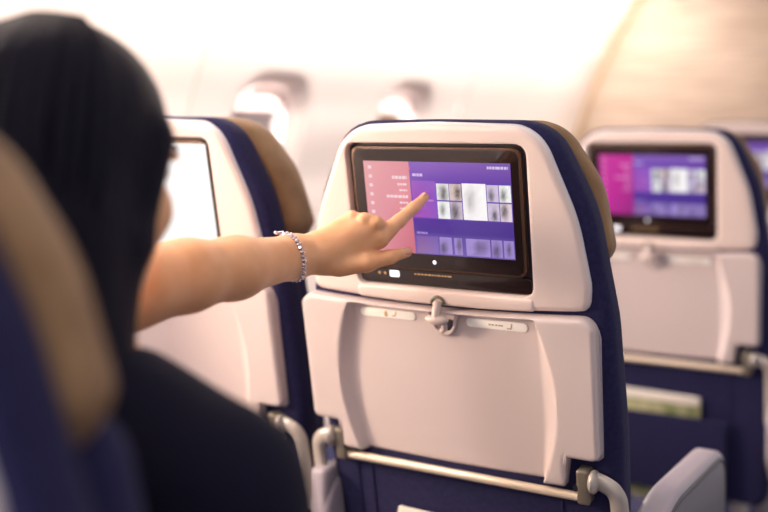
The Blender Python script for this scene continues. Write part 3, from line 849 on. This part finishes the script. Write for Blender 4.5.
# loose locks over the hair mass
bm = bmesh.new(); rng = random.Random(11)
for k in range(46):
    a = rng.uniform(-2.9, -.15); cx, cy = cos(a), sin(a)
    p0 = hd(.03 * cx, -.02 + .03 * cy, .126); p1 = hd(.074 * cx, -.022 + .088 * cy, .088); p2 = hd(.092 * cx, -.030 + .106 * cy, .02)
    p3 = hd(.094 * cx, -.045 + .088 * cy, -.07); p4 = hd(.085 * cx, -.06 + .075 * cy, -.15); p5 = p4 + Vector((rng.uniform(-.01, .01), rng.uniform(-.01, .01), -.06))
    pth = smooth_path([p0, p1, p2, p3, p4, p5], 5); n = len(pth)
    tube(bm, pth, [.0055 * (sin(PI * min(1, (i + 1) / n * .96 + .04)) ** .5) + .0006 for i in range(n)], 6, flat=(1, .6))
obj('hair_locks', bm, M['hair'], hr_o)
for s in (-1, 1):
    bm = bmesh.new(); ellipsoid(bm, hd(s * .032, .0735, .006), (.0115, .0115, .0115)); e = obj('eye', bm, M['eye'], person)
    bm = bmesh.new(); ellipsoid(bm, hd(s * .032, .0815, .006), (.0055, .004, .0055), HR); obj('iris', bm, M['shoe'], e)
    bm = bmesh.new(); tube(bm, smooth_path([hd(s * .016, .091, .026), hd(s * .032, .091, .031), hd(s * .048, .082, .026)], 4), [.0018, .0022, .0024, .0026, .0026, .0024, .0022, .0018, .001], 6); obj('eyebrow', bm, M['hair'], person)
bm = bmesh.new(); ellipsoid(bm, hd(0, .0935, -.0585), (.019, .0075, .0048), HR); ellipsoid(bm, hd(0, .0915, -.0685), (.017, .0075, .0056), HR); obj('lips', bm, M['lip'], person)
# nails
def nail(a, b, r, side, name='fingernail'):
    ax = (b - a).normalized(); nrm = (side - ax * side.dot(ax)).normalized(); x = ax.cross(nrm)
    rot = Matrix((x, ax, nrm)).transposed(); bm = bmesh.new(); ellipsoid(bm, b - ax * .0015 + nrm * r * .80, (r * .80, r * 1.15, r * .30), rot); obj(name, bm, M['nail'], person)
tocam = (EYE - IDX[3]).normalized()
nail(IDX[2], IDX[3], .0056, tocam * .55 + Vector((-.45, 0, .75))); nail(TH[2], TH[3], .0066, tocam + Vector((0, 0, .35)), 'thumbnail')

# bracelet: links and stones round the wrist
br = thing('bracelet', 'sparkling silver bracelet around the outstretched wrist', 'bracelet', tuple(FA1))
A0, A1 = at(281.5, 235, sT - .062), at(297, 280, sT - .062)
cen = (A0 + A1) / 2; u = (A1 - A0).normalized() ; arm_ax = (WR - FA2).normalized(); 
w = u.cross(arm_ax).normalized(); vd = (EYE - cen).normalized(); w = w if w.dot(vd) > 0 else -w; w = w + vd * .8; w = (w - u * w.dot(u)).normalized(); ra = (A1 - A0).length / 2 + .0012; rb_ = .0262 + .003
bm1 = bmesh.new(); bm2 = bmesh.new(); NB = 44
for k in range(NB):
    a = 2 * PI * k / NB; dr = u * cos(a) + w * sin(a); t_ = .02
    for _ in range(40):                 # walk out to the wrist's surface
        q = cen + dr * t_; best = 9
        for (pa, pb, r1, r2) in ((FA2, FA1, .0335, .0262), (FA1, WR, .0262, .0235)):
            ab = pb - pa; tt = max(0, min(1, (q - pa).dot(ab) / ab.length_squared)); best = min(best, (q - pa - ab * tt).length - (r1 + (r2 - r1) * tt))
        t_ += (.0024 - best) * .7
    p = cen + dr * t_; tn = (-u * ra * sin(a) + w * rb_ * cos(a)).normalized(); on = (u * cos(a) + w * sin(a))
    rot = Matrix((tn, arm_ax, tn.cross(arm_ax))).transposed()
    ellipsoid(bm1, p - br.location, (.0026, .0042, .0024), rot, 8, 6)
    ellipsoid(bm2, p + on * .0020 + arm_ax * (.0015 if k % 2 else -.0015) - br.location, (.0021, .0021, .0021), rot, 6, 4)
obj('links', bm1, M['silver'], br); obj('stones', bm2, M['gem'], br, smooth=False)
bm = bmesh.new(); c0 = cen - u * (ra + .002) - br.location
tube(bm, [c0 + arm_ax * .004, c0 - arm_ax * .008], .0018, 8); ellipsoid(bm, c0 - arm_ax * .009 - u * .001, (.0024,) * 3, None, 8, 6); obj('clasp', bm, M['silver'], br)

# ------------------------------------------------------------------ light
wd = bpy.data.worlds.new('sky'); sc.world = wd; wd.use_nodes = True
bg = wd.node_tree.nodes['Background']; nt = wd.node_tree
tc = nt.nodes.new('ShaderNodeTexCoord'); sx = nt.nodes.new('ShaderNodeSeparateXYZ'); rp = nt.nodes.new('ShaderNodeMapRange')   # bright hazy daylight on the window side
nt.links.new(tc.outputs['Generated'], sx.inputs[0]); nt.links.new(sx.outputs['X'], rp.inputs['Value'])
for i, v in zip(('From Min', 'From Max', 'To Min', 'To Max'), (-.2, -.55, 1.05, 5.0)): rp.inputs[i].default_value = v
bg.inputs[0].default_value = (1.0, .925, .94, 1); r2 = nt.nodes.new('ShaderNodeMapRange'); ad = nt.nodes.new('ShaderNodeMath'); ad.operation = 'ADD'
nt.links.new(sx.outputs['X'], r2.inputs['Value'])
for i, v in zip(('From Min', 'From Max', 'To Min', 'To Max'), (-.1, .75, 0, -.62)): r2.inputs[i].default_value = v
nt.links.new(rp.outputs[0], ad.inputs[0]); nt.links.new(r2.outputs[0], ad.inputs[1]); nt.links.new(ad.outputs[0], bg.inputs[1])

def area(name, loc, target, size, power, color, sy=None):
    l = bpy.data.lights.new(name, 'AREA'); l.energy = power; l.color = color; l.shape = 'RECTANGLE'; l.size = size; l.size_y = sy or size
    o = bpy.data.objects.new(name, l); COL.objects.link(o); o.location = loc
    o.rotation_euler = (Vector(target) - Vector(loc)).to_track_quat('-Z', 'Y').to_euler(); return o
area('ceiling_wash', (-.3, 1.2, 2.02), (-.3, 1.2, 0), 1.2, 9, (1, .95, .90), 3.6)
area('bulkhead_wash', (-1.22, 3.50, 1.585), (-1.28, 3.88, 1.30), .25, 3.6, (1, .94, .88), .12)
for yc in WIN:
    area('window_light', (wx(1.03) - .12, yc, 1.10), (-.5, yc - .1, .85), .26, 30 if yc < 1.5 else 14, (1, .76, .54) if yc < 1.5 else (1, .92, .88), .36)

area('bin_wash', (-1.10, 1.4, 1.605), (-1.50, 1.4, 1.34), 4.6, 25, (1, .93, .88), .06).data.spread = R(125)
area('reading_light', (-1.22, .62, 1.58), (-1.15, 1.2, .88), .12, 4.5, (1, .90, .80))  # unseen lamp added to brighten the left seat's back and the arm
sc.view_settings.view_transform = 'Standard'; sc.view_settings.look = 'None'
sc.cycles.use_denoising = True
sc.cycles.max_bounces = 10
